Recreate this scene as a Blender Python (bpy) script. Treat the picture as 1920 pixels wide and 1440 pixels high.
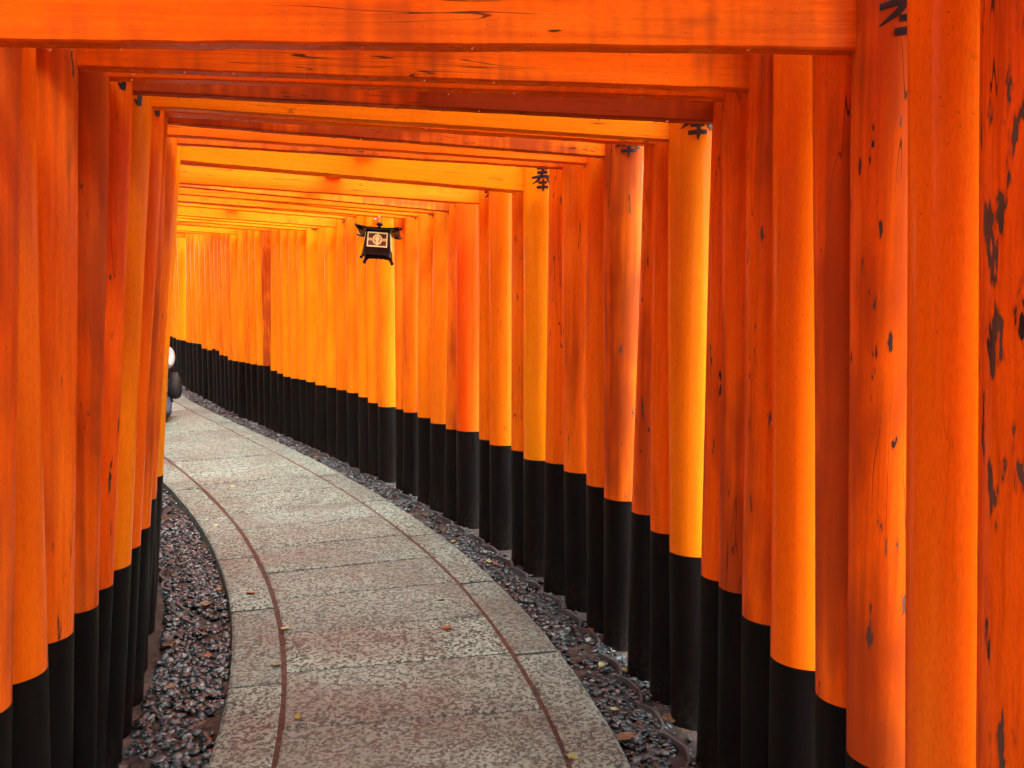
import bpy, bmesh, math, random
import numpy as np
from mathutils import Vector, Matrix

rad = math.radians
for _o in list(bpy.data.objects):
    bpy.data.objects.remove(_o)
scene = bpy.context.scene
COL = scene.collection
rng = random.Random(11)

# ------------------------------------------------------------------ camera
EYE = 1.55
cam_data = bpy.data.cameras.new('camera')
cam_data.sensor_width = 36.0
cam_data.lens = 30.0
cam_data.clip_start = 0.02
cam_data.clip_end = 2000.0
cam = bpy.data.objects.new('camera', cam_data)
COL.objects.link(cam)
scene.camera = cam
_p, _r = rad(4.0), rad(0.7)
_F = Vector((0, math.cos(_p), -math.sin(_p)))
_U = Vector((0, math.sin(_p), math.cos(_p)))
_X = Vector((1, 0, 0))
_right = _X * math.cos(_r) + _U * math.sin(_r)
_up = -_X * math.sin(_r) + _U * math.cos(_r)
_m = Matrix.Identity(4)
for _i in range(3):
    _m[_i][0], _m[_i][1], _m[_i][2] = _right[_i], _up[_i], -_F[_i]
_m[2][3] = EYE
cam.matrix_world = _m

# ------------------------------------------------------------------ light
SUN_EL, SUN_AZ = rad(60), rad(146)     # azimuth clockwise from +Y
world = bpy.data.worlds.new('World')
scene.world = world
world.use_nodes = True
wn, wl = world.node_tree.nodes, world.node_tree.links
wn.clear()
_sky = wn.new('ShaderNodeTexSky')
_sky.sky_type = 'NISHITA'
_sky.sun_disc = False
_sky.sun_elevation = SUN_EL
_sky.sun_rotation = SUN_AZ
_sky.air_density = 1.0
_sky.dust_density = 4.0
_hs = wn.new('ShaderNodeHueSaturation')
_hs.inputs['Saturation'].default_value = 0.25
_bg = wn.new('ShaderNodeBackground')
_bg.inputs['Strength'].default_value = 0.15
_wo = wn.new('ShaderNodeOutputWorld')
wl.new(_sky.outputs[0], _hs.inputs['Color'])
wl.new(_hs.outputs[0], _bg.inputs['Color'])
wl.new(_bg.outputs[0], _wo.inputs['Surface'])

sun_data = bpy.data.lights.new('sun', 'SUN')
sun_data.energy = 1.5
sun_data.angle = rad(42)
sun_data.color = (1.0, 0.95, 0.87)
sun = bpy.data.objects.new('sun', sun_data)
COL.objects.link(sun)
_d = Vector((math.sin(SUN_AZ) * math.cos(SUN_EL), math.cos(SUN_AZ) * math.cos(SUN_EL), math.sin(SUN_EL)))
sun.rotation_euler = _d.to_track_quat('Z', 'Y').to_euler()
sun.location = (0, -5, 30)

vs = scene.view_settings
vs.view_transform = 'Standard'
vs.look = 'None'
vs.exposure = 3.42
vs.gamma = 1.0
vs.use_curve_mapping = False
scene.render.engine = 'CYCLES'
cy = scene.cycles
cy.max_bounces = 9
cy.diffuse_bounces = 7
cy.glossy_bounces = 4
cy.use_denoising = True
cy.sample_clamp_indirect = 8.0
cy.use_adaptive_sampling = True
cy.adaptive_threshold = 0.015
cy.adaptive_min_samples = 12

# ------------------------------------------------------------------ the lie of the tunnel
# plan curve of the inner faces of the right-hand gate posts, and the climb of the ground along it
CX = [2.16125483e-04, -2.30529012e-03, -5.45900623e-02, 1.91238203e-01, 5.87411828e-01]
CZ = [0.00324801, 0.00257419, 0.07389923]
_ys = np.linspace(-4, 24, 4600)
_xs = np.polyval(CX, _ys)
_xs = np.where(_ys < 1.2, np.polyval(CX, 1.2), _xs)
_xs = np.where(_ys > 11.5, np.polyval(CX, 11.5) + (_ys - 11.5) * np.polyval(np.polyder(CX), 11.5), _xs)
ROW = np.stack([_xs, _ys], 1)
_t = np.gradient(ROW, axis=0)
TAN = _t / np.linalg.norm(_t, axis=1)[:, None]
NL = np.stack([-TAN[:, 1], TAN[:, 0]], 1)
ZROW = np.polyval(CZ, np.clip(_ys, 0.0, 13.0)) + np.maximum(_ys - 13.0, 0.0) * 0.087
CUM = np.concatenate([[0], np.cumsum(np.hypot(*np.diff(ROW, axis=0).T))]) - 4.0


def gz(x, y):
    i = int(((ROW[:, 0] - x) ** 2 + (ROW[:, 1] - y) ** 2).argmin())
    return float(ZROW[i])


def at(s, off, dz=0.0):
    """point at distance s along the tunnel, off metres left of the right-hand posts"""
    x = np.interp(s, CUM, ROW[:, 0]) + np.interp(s, CUM, NL[:, 0]) * off
    y = np.interp(s, CUM, ROW[:, 1]) + np.interp(s, CUM, NL[:, 1]) * off
    z = np.interp(s, CUM, ZROW)
    return Vector((float(x), float(y), float(z) + dz))


def heading(s):
    tx = np.interp(s, CUM, TAN[:, 0]); ty = np.interp(s, CUM, TAN[:, 1])
    return math.atan2(-tx, ty)          # rotation about Z that turns +Y into the tunnel direction


# ------------------------------------------------------------------ object helpers
def tag(o, label=None, cat=None, group=None, kind=None):
    if label: o['label'] = label
    if cat: o['category'] = cat
    if group: o['group'] = group
    if kind: o['kind'] = kind
    return o


def link(name, mesh, parent=None, loc=(0, 0, 0), rot=(0, 0, 0)):
    o = bpy.data.objects.new(name, mesh)
    COL.objects.link(o)
    o.location = loc
    o.rotation_euler = rot
    if parent is not None: o.parent = parent
    return o


def empty(name, loc, rz=0.0):
    o = bpy.data.objects.new(name, None)
    o.empty_display_size = 0.2
    COL.objects.link(o)
    o.location = loc
    o.rotation_euler = (0, 0, rz)
    return o


def mesh_of(name, verts, faces, mat=None, smooth=False):
    me = bpy.data.meshes.new(name)
    me.from_pydata([tuple(v) for v in verts], [], faces)
    if mat:
        for m in (mat if isinstance(mat, (list, tuple)) else [mat]): me.materials.append(m)
    if smooth: me.polygons.foreach_set('use_smooth', [True] * len(me.polygons))
    me.update()
    return me


class MB:
    """collects shapes into one mesh"""
    def __init__(self): self.v, self.f = [], []

    def add(self, verts, faces):
        b = len(self.v)
        self.v += [tuple(p) for p in verts]
        self.f += [tuple(i + b for i in q) for q in faces]

    def box(self, c, d, M=None, taper=None):
        cx, cy_, cz = c; dx, dy, dz = (k / 2 for k in d)
        P = []
        for sz in (-1, 1):
            k = 1.0 if (taper is None or sz < 0) else taper
            for sx, sy in ((-1, -1), (1, -1), (1, 1), (-1, 1)):
                P.append(Vector((cx + sx * dx * k, cy_ + sy * dy * k, cz + sz * dz)))
        if M: P = [M @ p for p in P]
        self.add(P, [(0, 3, 2, 1), (4, 5, 6, 7), (0, 1, 5, 4), (1, 2, 6, 5), (2, 3, 7, 6), (3, 0, 4, 7)])

    def tube(self, pts, radii, n=10, cap=True):
        pts = [Vector(p) for p in pts]
        rings = []
        ref = Vector((0.13, 0.21, 1))
        for i, p in enumerate(pts):
            a = pts[max(i - 1, 0)]; b = pts[min(i + 1, len(pts) - 1)]
            t = (b - a).normalized()
            r0 = ref if abs(t.dot(ref.normalized())) < 0.95 else Vector((1, 0.2, 0))
            u = t.cross(r0).normalized(); w = t.cross(u)
            r = radii[i] if isinstance(radii, (list, tuple)) else radii
            rings.append([p + u * (r * math.cos(2 * math.pi * k / n)) + w * (r * math.sin(2 * math.pi * k / n)) for k in range(n)])
        V = [q for rg in rings for q in rg]
        F = []
        for i in range(len(rings) - 1):
            for k in range(n):
                a, b = i * n + k, i * n + (k + 1) % n
                F.append((a, a + n, b + n, b))
        if cap:
            F.append(tuple(range(n))); F.append(tuple(reversed(range((len(rings) - 1) * n, len(rings) * n))))
        self.add(V, F)

    def lathe(self, prof, c=(0, 0, 0), n=16):
        V, F = [], []
        for r, z in prof:
            for k in range(n):
                a = 2 * math.pi * k / n
                V.append((c[0] + r * math.cos(a), c[1] + r * math.sin(a), c[2] + z))
        for i in range(len(prof) - 1):
            for k in range(n):
                a, b = i * n + k, i * n + (k + 1) % n
                F.append((a, b, b + n, a + n))
        F.append(tuple(reversed(range(n)))); F.append(tuple(range((len(prof) - 1) * n, len(prof) * n)))
        self.add(V, F)

    def mesh(self, name, mat, smooth=False): return mesh_of(name, self.v, self.f, mat, smooth)

    def build(self, name, mat, parent=None, smooth=False, loc=(0, 0, 0), rot=(0, 0, 0)):
        return link(name, self.mesh(name, mat, smooth), parent, loc, rot)


# ------------------------------------------------------------------ materials
class NT:
    def __init__(self, name):
        self.m = bpy.data.materials.new(name)
        self.m.use_nodes = True
        self.n, self.l = self.m.node_tree.nodes, self.m.node_tree.links
        self.bsdf = self.n['Principled BSDF']

    def new(self, t, **kw):
        nd = self.n.new(t)
        for k, v in kw.items(): setattr(nd, k, v)
        return nd

    def put(self, val, sock):
        if isinstance(val, bpy.types.NodeSocket): self.l.new(val, sock)
        else:
            if isinstance(val, (tuple, list)) and len(val) == 3 and len(sock.default_value) == 4: val = (*val, 1.0)
            sock.default_value = val

    def math(self, op, a, b=None, clamp=False):
        nd = self.new('ShaderNodeMath', operation=op); nd.use_clamp = clamp
        self.put(a, nd.inputs[0])
        if b is not None: self.put(b, nd.inputs[1])
        return nd.outputs[0]

    def mix(self, fac, a, b, mode='MIX'):
        nd = self.new('ShaderNodeMix', data_type='RGBA', blend_type=mode)
        self.put(fac, nd.inputs[0]); self.put(a, nd.inputs[6]); self.put(b, nd.inputs[7])
        return nd.outputs[2]

    def noise(self, vec, scale, detail=3, rough=0.5, dist=0.0):
        nd = self.new('ShaderNodeTexNoise')
        if vec is not None: self.l.new(vec, nd.inputs['Vector'])
        self.put(scale, nd.inputs['Scale']); self.put(detail, nd.inputs['Detail'])
        self.put(rough, nd.inputs['Roughness']); self.put(dist, nd.inputs['Distortion'])
        return nd.outputs[0]

    def voro(self, vec, scale, feature='F1', out='Distance', rnd=1.0):
        nd = self.new('ShaderNodeTexVoronoi', feature=feature)
        if vec is not None: self.l.new(vec, nd.inputs['Vector'])
        self.put(scale, nd.inputs['Scale']); self.put(rnd, nd.inputs['Randomness'])
        return nd.outputs[out]

    def step(self, v, a, b, lo=0.0, hi=1.0):
        nd = self.new('ShaderNodeMapRange'); nd.interpolation_type = 'SMOOTHSTEP'
        self.put(v, nd.inputs[0]); self.put(a, nd.inputs[1]); self.put(b, nd.inputs[2])
        self.put(lo, nd.inputs[3]); self.put(hi, nd.inputs[4])
        return nd.outputs[0]

    def scale(self, vec, s):
        nd = self.new('ShaderNodeVectorMath', operation='MULTIPLY')
        self.l.new(vec, nd.inputs[0]); nd.inputs[1].default_value = s
        return nd.outputs[0]

    def coords(self, random_shift=True):
        tc = self.new('ShaderNodeTexCoord').outputs['Object']
        if not random_shift: return tc
        oi = self.new('ShaderNodeObjectInfo')
        cb = self.new('ShaderNodeCombineXYZ')
        self.l.new(self.math('MULTIPLY', oi.outputs['Random'], 37.0), cb.inputs[0])
        self.l.new(self.math('MULTIPLY', oi.outputs['Random'], 91.0), cb.inputs[1])
        self.l.new(self.math('MULTIPLY', oi.outputs['Random'], 53.0), cb.inputs[2])
        ad = self.new('ShaderNodeVectorMath', operation='ADD')
        self.l.new(tc, ad.inputs[0]); self.l.new(cb.outputs[0], ad.inputs[1])
        return ad.outputs[0]

    def bump(self, h, strength=0.3, dist=0.01):
        b = self.new('ShaderNodeBump')
        self.put(h, b.inputs['Height']); self.put(strength, b.inputs['Strength']); self.put(dist, b.inputs['Distance'])
        self.l.new(b.outputs[0], self.bsdf.inputs['Normal'])

    def out(self, color=None, rough=None, **kw):
        if color is not None: self.put(color, self.bsdf.inputs['Base Color'])
        if rough is not None: self.put(rough, self.bsdf.inputs['Roughness'])
        for k, v in kw.items(): self.put(v, self.bsdf.inputs[k])
        return self.m


def plain(name, col, rough=0.5, var=0.25, scale=12.0, **kw):
    t = NT(name)
    c = t.coords()
    n = t.noise(c, scale, 4)
    dark = tuple(k * (1 - var) for k in col); lite = tuple(min(1, k * (1 + var)) for k in col)
    return t.out(t.mix(n, dark, lite), rough, **kw)


def vermilion(name, along):
    """weathered vermilion paint on timber; the object colour carries hue (r), grime and beam browning (g) and flaking (b)"""
    t = NT(name)
    c = t.coords()
    long_, thin = (0.5, 16.0)
    def stretch(a, b): return (b, b, a) if along == 'z' else (a, b, b)
    oc = t.new('ShaderNodeSeparateColor')
    t.l.new(t.new('ShaderNodeObjectInfo').outputs['Color'], oc.inputs[0])
    hue, grime, wear = oc.outputs[0], oc.outputs[1], oc.outputs[2]
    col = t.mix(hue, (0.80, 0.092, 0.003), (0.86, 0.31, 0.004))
    # brush and sun bleaching, broad and faint
    n1 = t.noise(t.scale(c, stretch(0.9, 11.0)), 1.0, 2)
    col = t.mix(t.step(n1, 0.38, 0.72, 0.0, 0.26), col, (0.88, 0.28, 0.02))
    grain = t.noise(t.scale(c, stretch(3.0, 90.0)), 1.0, 1, 0.6)
    col = t.mix(t.math('MULTIPLY', t.step(grain, 0.42, 0.70), t.math('ADD', 0.09, t.math('MULTIPLY', wear, 0.40))), col, (0.50, 0.055, 0.005))
    fine = t.noise(t.scale(c, stretch(60.0, 320.0)), 1.0, 1, 0.6)
    col = t.mix(t.step(fine, 0.38, 0.68, 0.0, 0.20), col, (0.45, 0.05, 0.004))
    # brownish grime in clouds broken up by runs
    cl = t.noise(t.scale(c, stretch(1.7, 4.5)), 1.0, 3, 0.55)
    runs = t.noise(t.scale(c, (30.0, 30.0, 1.0)), 1.0, 1, 0.6)
    gm = t.math('ADD', t.math('MULTIPLY', cl, 0.72), t.math('MULTIPLY', runs, 0.28))
    thr = t.math('SUBTRACT', 0.60, t.math('MULTIPLY', grime, 0.26))
    gmask = t.step(gm, thr, t.math('ADD', thr, 0.20))
    gmask = t.math('MULTIPLY', gmask, t.math('MULTIPLY', t.math('POWER', grime, 0.6), 0.92), True)
    col = t.mix(gmask, col, (0.30, 0.046, 0.010))
    g2 = t.noise(t.scale(c, stretch(2.4, 9.0)), 1.3, 3, 0.6)
    g2m = t.math('MULTIPLY', t.step(g2, 0.63, 0.78), t.math('MULTIPLY', grime, 0.55))
    col = t.mix(g2m, col, (0.10, 0.045, 0.018))
    # flakes and checks showing the old wood
    fl = t.noise(t.scale(c, stretch(8.5, 36.0)), 1.0, 3, 0.58)
    fthr = t.math('SUBTRACT', 0.80, t.math('MULTIPLY', wear, 0.19 if along == 'z' else 0.12))
    fmask = t.step(fl, fthr, t.math('ADD', fthr, 0.012))
    fmask = t.math('MULTIPLY', fmask, t.step(wear, 0.02, 0.1))
    ck = t.noise(t.scale(c, stretch(1.6, 34.0) if along == 'z' else (1.3, 30.0, 48.0)), 1.0, 1, 0.5)
    ckl = t.step(t.math('ABSOLUTE', t.math('SUBTRACT', ck, 0.52)), 0.003, 0.008, 1.0, 0.0)
    where = t.step(t.noise(t.scale(c, stretch(2.0, 7.0)), 1.0, 0), 0.52 if along == 'z' else 0.46, 0.60)
    ckm = t.math('MULTIPLY', t.math('MULTIPLY', ckl, where), t.step(wear, 0.02, 0.4, 0.0, 0.95))
    col = t.mix(t.math('MULTIPLY', t.step(fl, t.math('SUBTRACT', fthr, 0.05), fthr), t.math('MULTIPLY', wear, 0.5)), col, (0.33, 0.055, 0.015))
    dark = t.mix(t.step(g2, 0.35, 0.6), (0.035, 0.022, 0.016), (0.115, 0.075, 0.055))
    col = t.mix(fmask, col, dark)
    col = t.mix(ckm, col, (0.05, 0.022, 0.012))
    # fly specks
    sp = t.voro(c, 55.0)
    spm = t.step(sp, 0.07, 0.10, 1.0, 0.0)
    spk = t.math('MULTIPLY', t.math('MULTIPLY', spm, t.step(cl, 0.56, 0.60)), 0.7)
    col = t.mix(spk, col, (0.12, 0.03, 0.01))
    rough = t.math('ADD', t.math('ADD', 0.20, t.math('MULTIPLY', gmask, 0.22)), t.math('MULTIPLY', fmask, 0.4), True)
    rough = t.math('ADD', rough, t.math('MULTIPLY', grime, 0.10), True)
    h = t.math('ADD', t.math('MULTIPLY', grain, 0.14), t.math('MULTIPLY', t.noise(c, 14.0, 1), 0.25))
    t.bump(h, 0.55, 0.005)
    return t.out(col, rough, **{'Specular IOR Level': 0.05})


M_POST = vermilion('vermilion_paint_post', 'z')
M_BEAM = vermilion('vermilion_paint_beam', 'x')


def black_lacquer():
    t = NT('black_post_paint')
    c = t.coords()
    n = t.noise(t.scale(c, (20, 20, 2.0)), 1.0, 2)
    col = t.mix(n, (0.0026, 0.0018, 0.0017), (0.0068, 0.0050, 0.0046))
    # splashed earth low on the foot
    sz = t.new('ShaderNodeSeparateXYZ'); t.l.new(t.new('ShaderNodeTexCoord').outputs['Object'], sz.inputs[0])
    low = t.step(t.math('ADD', sz.outputs[2], t.math('MULTIPLY', t.noise(c, 16.0, 4), 0.22)), 0.10, 0.30, 1.0, 0.0)
    sp = t.step(t.noise(c, 45.0, 4, 0.7), 0.44, 0.60)
    col = t.mix(t.math('MULTIPLY', t.math('MULTIPLY', low, sp), 0.45), col, (0.035, 0.028, 0.021))
    t.bump(t.noise(t.scale(c, (60, 60, 4.0)), 1.0, 1), 0.25, 0.003)
    return t.out(col, t.step(n, 0.3, 0.7, 0.40, 0.55), **{'Specular IOR Level': 0.10})


M_BLACK = black_lacquer()
M_INK = plain('black_ink', (0.010, 0.009, 0.010), 0.38, 0.3, 30)


def granite():
    t = NT('granite')
    c = t.coords()
    w = t.noise(c, 18.0, 2)
    va = t.new('ShaderNodeVectorMath', operation='ADD'); t.l.new(c, va.inputs[0])
    sc = t.new('ShaderNodeVectorMath', operation='SCALE'); t.l.new(w, sc.inputs[0]); sc.inputs['Scale'].default_value = 0.01
    t.l.new(sc.outputs[0], va.inputs[1])
    cc = va.outputs[0]
    a = t.noise(cc, 62.0, 2, 0.62)
    b = t.noise(cc, 150.0, 1, 0.6)
    cell = t.voro(cc, 78.0, out='Color')
    mixn = t.math('ADD', t.math('ADD', t.math('MULTIPLY', a, 0.45), t.math('MULTIPLY', b, 0.30)), t.math('MULTIPLY', cell, 0.25))
    col = t.mix(t.step(mixn, 0.42, 0.57), (0.022, 0.027, 0.022), (0.265, 0.355, 0.285))
    col = t.mix(t.step(t.voro(cc, 150.0), 0.10, 0.22, 0.75, 0.0), col, (0.03, 0.03, 0.028))
    col = t.mix(t.step(t.voro(cc, 95.0, rnd=0.9), 0.12, 0.26, 0.55, 0.0), col, (0.34, 0.47, 0.41))
    # rusty and damp stains, per slab tint
    st = t.noise(c, 5.5, 5, 0.6, 0.6)
    col = t.mix(t.step(st, 0.60, 0.80, 0.0, 0.18), col, (0.10, 0.070, 0.045))
    oi = t.new('ShaderNodeObjectInfo').outputs['Random']
    col = t.mix(t.math('MULTIPLY', oi, 0.42), col, (0.095, 0.115, 0.100))
    damp = t.noise(c, 2.6, 4, 0.55)
    col = t.mix(t.step(damp, 0.40, 0.64, 0.0, 0.34), col, (0.070, 0.068, 0.058))
    drt = t.noise(c, 13.0, 3, 0.6)
    col = t.mix(t.step(drt, 0.56, 0.70, 0.0, 0.45), col, (0.058, 0.058, 0.048))
    t.bump(t.math('ADD', t.math('MULTIPLY', a, 0.8), t.math('MULTIPLY', b, 0.5)), 0.75, 0.006)
    return t.out(col, t.step(damp, 0.35, 0.65, 0.70, 0.54), **{'Specular IOR Level': 0.4})


M_GRANITE = granite()


def soil(name, a, b, c3, scale=22.0, rough=0.75):
    t = NT(name)
    c = t.new('ShaderNodeTexCoord').outputs['Object']
    n = t.noise(c, scale, 6, 0.62)
    m = t.noise(c, scale * 0.22, 4)
    col = t.mix(t.step(n, 0.35, 0.65), a, b)
    col = t.mix(t.step(m, 0.5, 0.7, 0, 0.7), col, c3)
    t.bump(t.math('ADD', n, t.math('MULTIPLY', t.noise(c, scale * 5, 3), 0.5)), 0.8, 0.012)
    return t.out(col, rough)


M_SOIL = soil('damp_soil', (0.016, 0.011, 0.008), (0.055, 0.038, 0.028), (0.085, 0.058, 0.040))
M_DARK = soil('black_joint_dirt', (0.004, 0.0035, 0.003), (0.011, 0.009, 0.007), (0.018, 0.014, 0.010), 40.0, 0.9)
M_JOINT = soil('rusty_joint_soil', (0.030, 0.013, 0.008), (0.085, 0.034, 0.018), (0.016, 0.010, 0.007), 40.0)
M_FOREST = soil('forest_floor', (0.030, 0.024, 0.014), (0.085, 0.058, 0.030), (0.040, 0.055, 0.020), 3.0, 0.9)


def pebble_mat():
    t = NT('wet_black_pebble')
    g = t.new('ShaderNodeNewGeometry')
    oi = t.new('ShaderNodeObjectInfo')
    r = t.math('FRACT', t.math('ADD', g.outputs['Random Per Island'], oi.outputs['Random']))
    rp = t.new('ShaderNodeValToRGB'); t.l.new(r, rp.inputs[0])
    e = rp.color_ramp.elements
    e[0].position, e[0].color = 0.0, (0.010, 0.020, 0.022, 1)
    e[1].position, e[1].color = 1.0, (0.21, 0.25, 0.25, 1)
    for p, c in ((0.45, (0.013, 0.026, 0.030)), (0.75, (0.027, 0.048, 0.054)), (0.93, (0.088, 0.120, 0.115))):
        x = e.new(p); x.color = (*c, 1)
    c = t.coords()
    col = t.mix(t.step(t.noise(c, 90.0, 3), 0.4, 0.7, 0, 0.35), rp.outputs[0], (0.038, 0.050, 0.047))
    t.bump(t.noise(c, 120.0, 2), 0.12, 0.002)
    return t.out(col, t.step(t.noise(c, 8.0, 2), 0.4, 0.65, 0.14, 0.36), **{'Specular IOR Level': 0.6})


M_PEBBLE = pebble_mat()
M_EDGING = plain('grey_plastic_edging', (0.065, 0.068, 0.066), 0.5, 0.3, 25)
M_IRON = plain('black_iron', (0.014, 0.012, 0.012), 0.42, 0.4, 40, **{'Metallic': 0.3})
M_GOLD = plain('glowing_gold_plate', (0.88, 0.90, 0.42), 0.30, 0.05, 60, **{'Emission Color': (1.0, 0.82, 0.34), 'Emission Strength': 0.045})  # faint emission added so the crest and frame look brighter
M_MAUVE = plain('mauve_paper', (0.22, 0.13, 0.12), 0.6, 0.2, 30)
M_STEEL = plain('bright_wire', (0.72, 0.68, 0.62), 0.3, 0.1, 40, **{'Metallic': 0.6})

# ------------------------------------------------------------------ ground
def axis(lo, hi, step, reach):
    a = list(np.arange(lo, hi + 1e-6, step)); g = step
    while a[-1] < reach:
        g *= 1.45; a.append(a[-1] + g)
    g = step
    while a[0] > -reach:
        g *= 1.45; a.insert(0, a[0] - g)
    return a


gxs, gys = axis(-10, 5, 0.5, 900), axis(-2, 16, 0.5, 900)
gv = []
for y_ in gys:
    for x_ in gxs:
        i_ = int(((ROW[:, 0] - x_) ** 2 + (ROW[:, 1] - y_) ** 2).argmin())
        far_ = math.sqrt((ROW[i_, 0] - x_) ** 2 + (ROW[i_, 1] - y_) ** 2)
        b_ = max(0.0, far_ - 4.5)
        gv.append((x_, y_, float(ZROW[i_]) - 0.075 + 0.10 * min(b_, 40.0) ** 0.9 * (1 if b_ else 0) * (0.7 + 0.3 * math.sin(x_ * 0.31 + y_ * 0.17))))
nx_ = len(gxs)
gf = [(j * nx_ + i, j * nx_ + i + 1, (j + 1) * nx_ + i + 1, (j + 1) * nx_ + i) for j in range(len(gys) - 1) for i in range(nx_ - 1)]
tag(link('ground', mesh_of('ground', gv, gf, M_FOREST, True)), 'dark forest floor around the gate tunnel', 'ground', kind='structure')


def ribbon(s0, s1, o0, o1, dz, step=0.12, wob=0.0):
    n = max(2, int((s1 - s0) / step)); V, F = [], []
    k = 4
    for i in range(n + 1):
        s = s0 + (s1 - s0) * i / n
        for j in range(k + 1):
            p = at(s, o0 + (o1 - o0) * j / k, dz)
            p.z += wob * (rng.random() - 0.5) if 0 < j < k else 0
            V.append(p)
    for i in range(n):
        for j in range(k):
            a = i * (k + 1) + j
            F.append((a, a + k + 1, a + k + 2, a + 1))
    return V, F


S_START, S_END = -1.0, 21.5
PATH_R, PATH_RI, PATH_LI, PATH_L = 0.255, 0.465, 1.415, 1.63

# paved path: bed with rusty soil in the joints, slabs and kerb stones laid on it
V, F = ribbon(S_START, S_END, PATH_R + 0.02, PATH_L - 0.02, -0.0070)
path = tag(link('path', mesh_of('path', V, F, M_DARK, True)), 'curving granite path paved with slabs between kerb stones', 'path', kind='structure')


for o_ in (PATH_RI, PATH_LI):
    V, F = ribbon(S_START, S_END, o_ - 0.012, o_ + 0.016, -0.0045)
    link('joint_soil', mesh_of('joint_soil', V, F, M_JOINT, True), path)


def stone(s0, s1, o0, o1, name, chamfer=0.005, thick=0.09, curved=3):
    """one paving stone following the bend, worn edges, top at path level"""
    c = at((s0 + s1) / 2, (o0 + o1) / 2)
    tilt_s, tilt_o, lift = rng.uniform(-0.003, 0.003), rng.uniform(-0.003, 0.003), rng.uniform(-0.003, 0.002)
    ns = curved * 2
    S_ = [s0, s0 + chamfer * 2] + [s0 + (s1 - s0) * i / ns for i in range(1, ns)] + [s1 - chamfer * 2, s1]
    O_ = [o0, o0 + chamfer * 2] + [o0 + (o1 - o0) * i / 4 for i in range(1, 4)] + [o1 - chamfer * 2, o1]
    V, F = [], []
    nO = len(O_)
    for i, s in enumerate(S_):
        for j, o in enumerate(O_):
            edge = i in (0, len(S_) - 1) or j in (0, nO - 1)
            js = rng.uniform(-0.0014, 0.0014) if i in (0, len(S_) - 1) else 0
            jo = rng.uniform(-0.002, 0.002) if j in (0, nO - 1) else 0
            p = at(s + js, o + jo, lift + tilt_s * (i / len(S_) - .5) * 2 + tilt_o * (j / nO - .5) * 2)
            p.z += (-chamfer - rng.uniform(0, 0.0015)) if edge else rng.uniform(-0.0003, 0.0003)
            V.append(p - c)
    for i in range(len(S_) - 1):
        for j in range(nO - 1):
            a = i * nO + j
            F.append((a, a + nO, a + nO + 1, a + 1))
    ring = [j for j in range(nO)] + [i * nO + nO - 1 for i in range(1, len(S_))] + \
           [(len(S_) - 1) * nO + j for j in range(nO - 2, -1, -1)] + [i * nO for i in range(len(S_) - 2, 0, -1)]
    b = len(V)
    for q in ring: V.append(V[q] - Vector((0, 0, thick)))
    m = len(ring)
    for k in range(m):
        F.append((ring[k], ring[(k + 1) % m], b + (k + 1) % m, b + k))
    me = mesh_of(name, V, F, M_GRANITE)
    o = link(name, me, path, c)
    return o


joints = [-0.75, -0.25, 0.26, 0.75, 1.24, 1.75, 2.25, 2.72, 3.21, 3.77, 4.255, 4.78, 5.265, 5.80, 6.305, 6.78]
while joints[-1] < S_END - 0.6: joints.append(joints[-1] + rng.choice((0.49, 0.5, 0.51, 0.97)))
for a_, b_ in zip(joints, joints[1:]):
    stone(a_ + 0.0085, b_ - 0.0085, PATH_RI + 0.006, PATH_LI - 0.007, 'paving_slab', 0.003)
for o0_, o1_, first in ((PATH_R, PATH_RI - 0.010, -0.25), (PATH_LI + 0.011, PATH_L, -0.32)):
    k_ = first
    while k_ < S_END - 1:
        e_ = k_ + rng.uniform(0.985, 1.01)
        stone(k_ + 0.0075, e_ - 0.0075, o0_, o1_, 'kerb_stone', 0.006, curved=5)
        k_ = e_

# gravel strips of black river pebbles
def pebble_mesh(seed):
    r = random.Random(seed)
    bm = bmesh.new()
    bmesh.ops.create_icosphere(bm, subdivisions=2, radius=1.0)
    ax, ay, az = r.uniform(0.95, 1.25), r.uniform(0.62, 0.85), r.uniform(0.34, 0.5)
    ph = [r.uniform(0, 6) for _ in range(4)]
    for v in bm.verts:
        k = 1 + 0.10 * math.sin(2.1 * v.co.x + ph[0]) + 0.09 * math.sin(2.6 * v.co.y + ph[1]) + 0.06 * math.sin(3.3 * v.co.z + ph[2])
        v.co = Vector((v.co.x * ax * k, v.co.y * ay * k, v.co.z * az * k))
    me = bpy.data.meshes.new('pebble')
    bm.to_mesh(me); bm.free()
    me.materials.append(M_PEBBLE)
    me.polygons.foreach_set('use_smooth', [True] * len(me.polygons))
    return me


PEB = [pebble_mesh(k) for k in range(8)]
PEBV = [np.array([v.co for v in m.vertices]) for m in PEB]
PEBF = [np.array([list(p.vertices) for p in m.polygons]) for m in PEB]


def patch_noise(s, o):
    return math.sin(s * 5.1 + o * 9) + math.sin(s * 2.3 - o * 17 + 1.7) + 0.7 * math.sin(s * 11.3 + o * 23)


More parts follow.
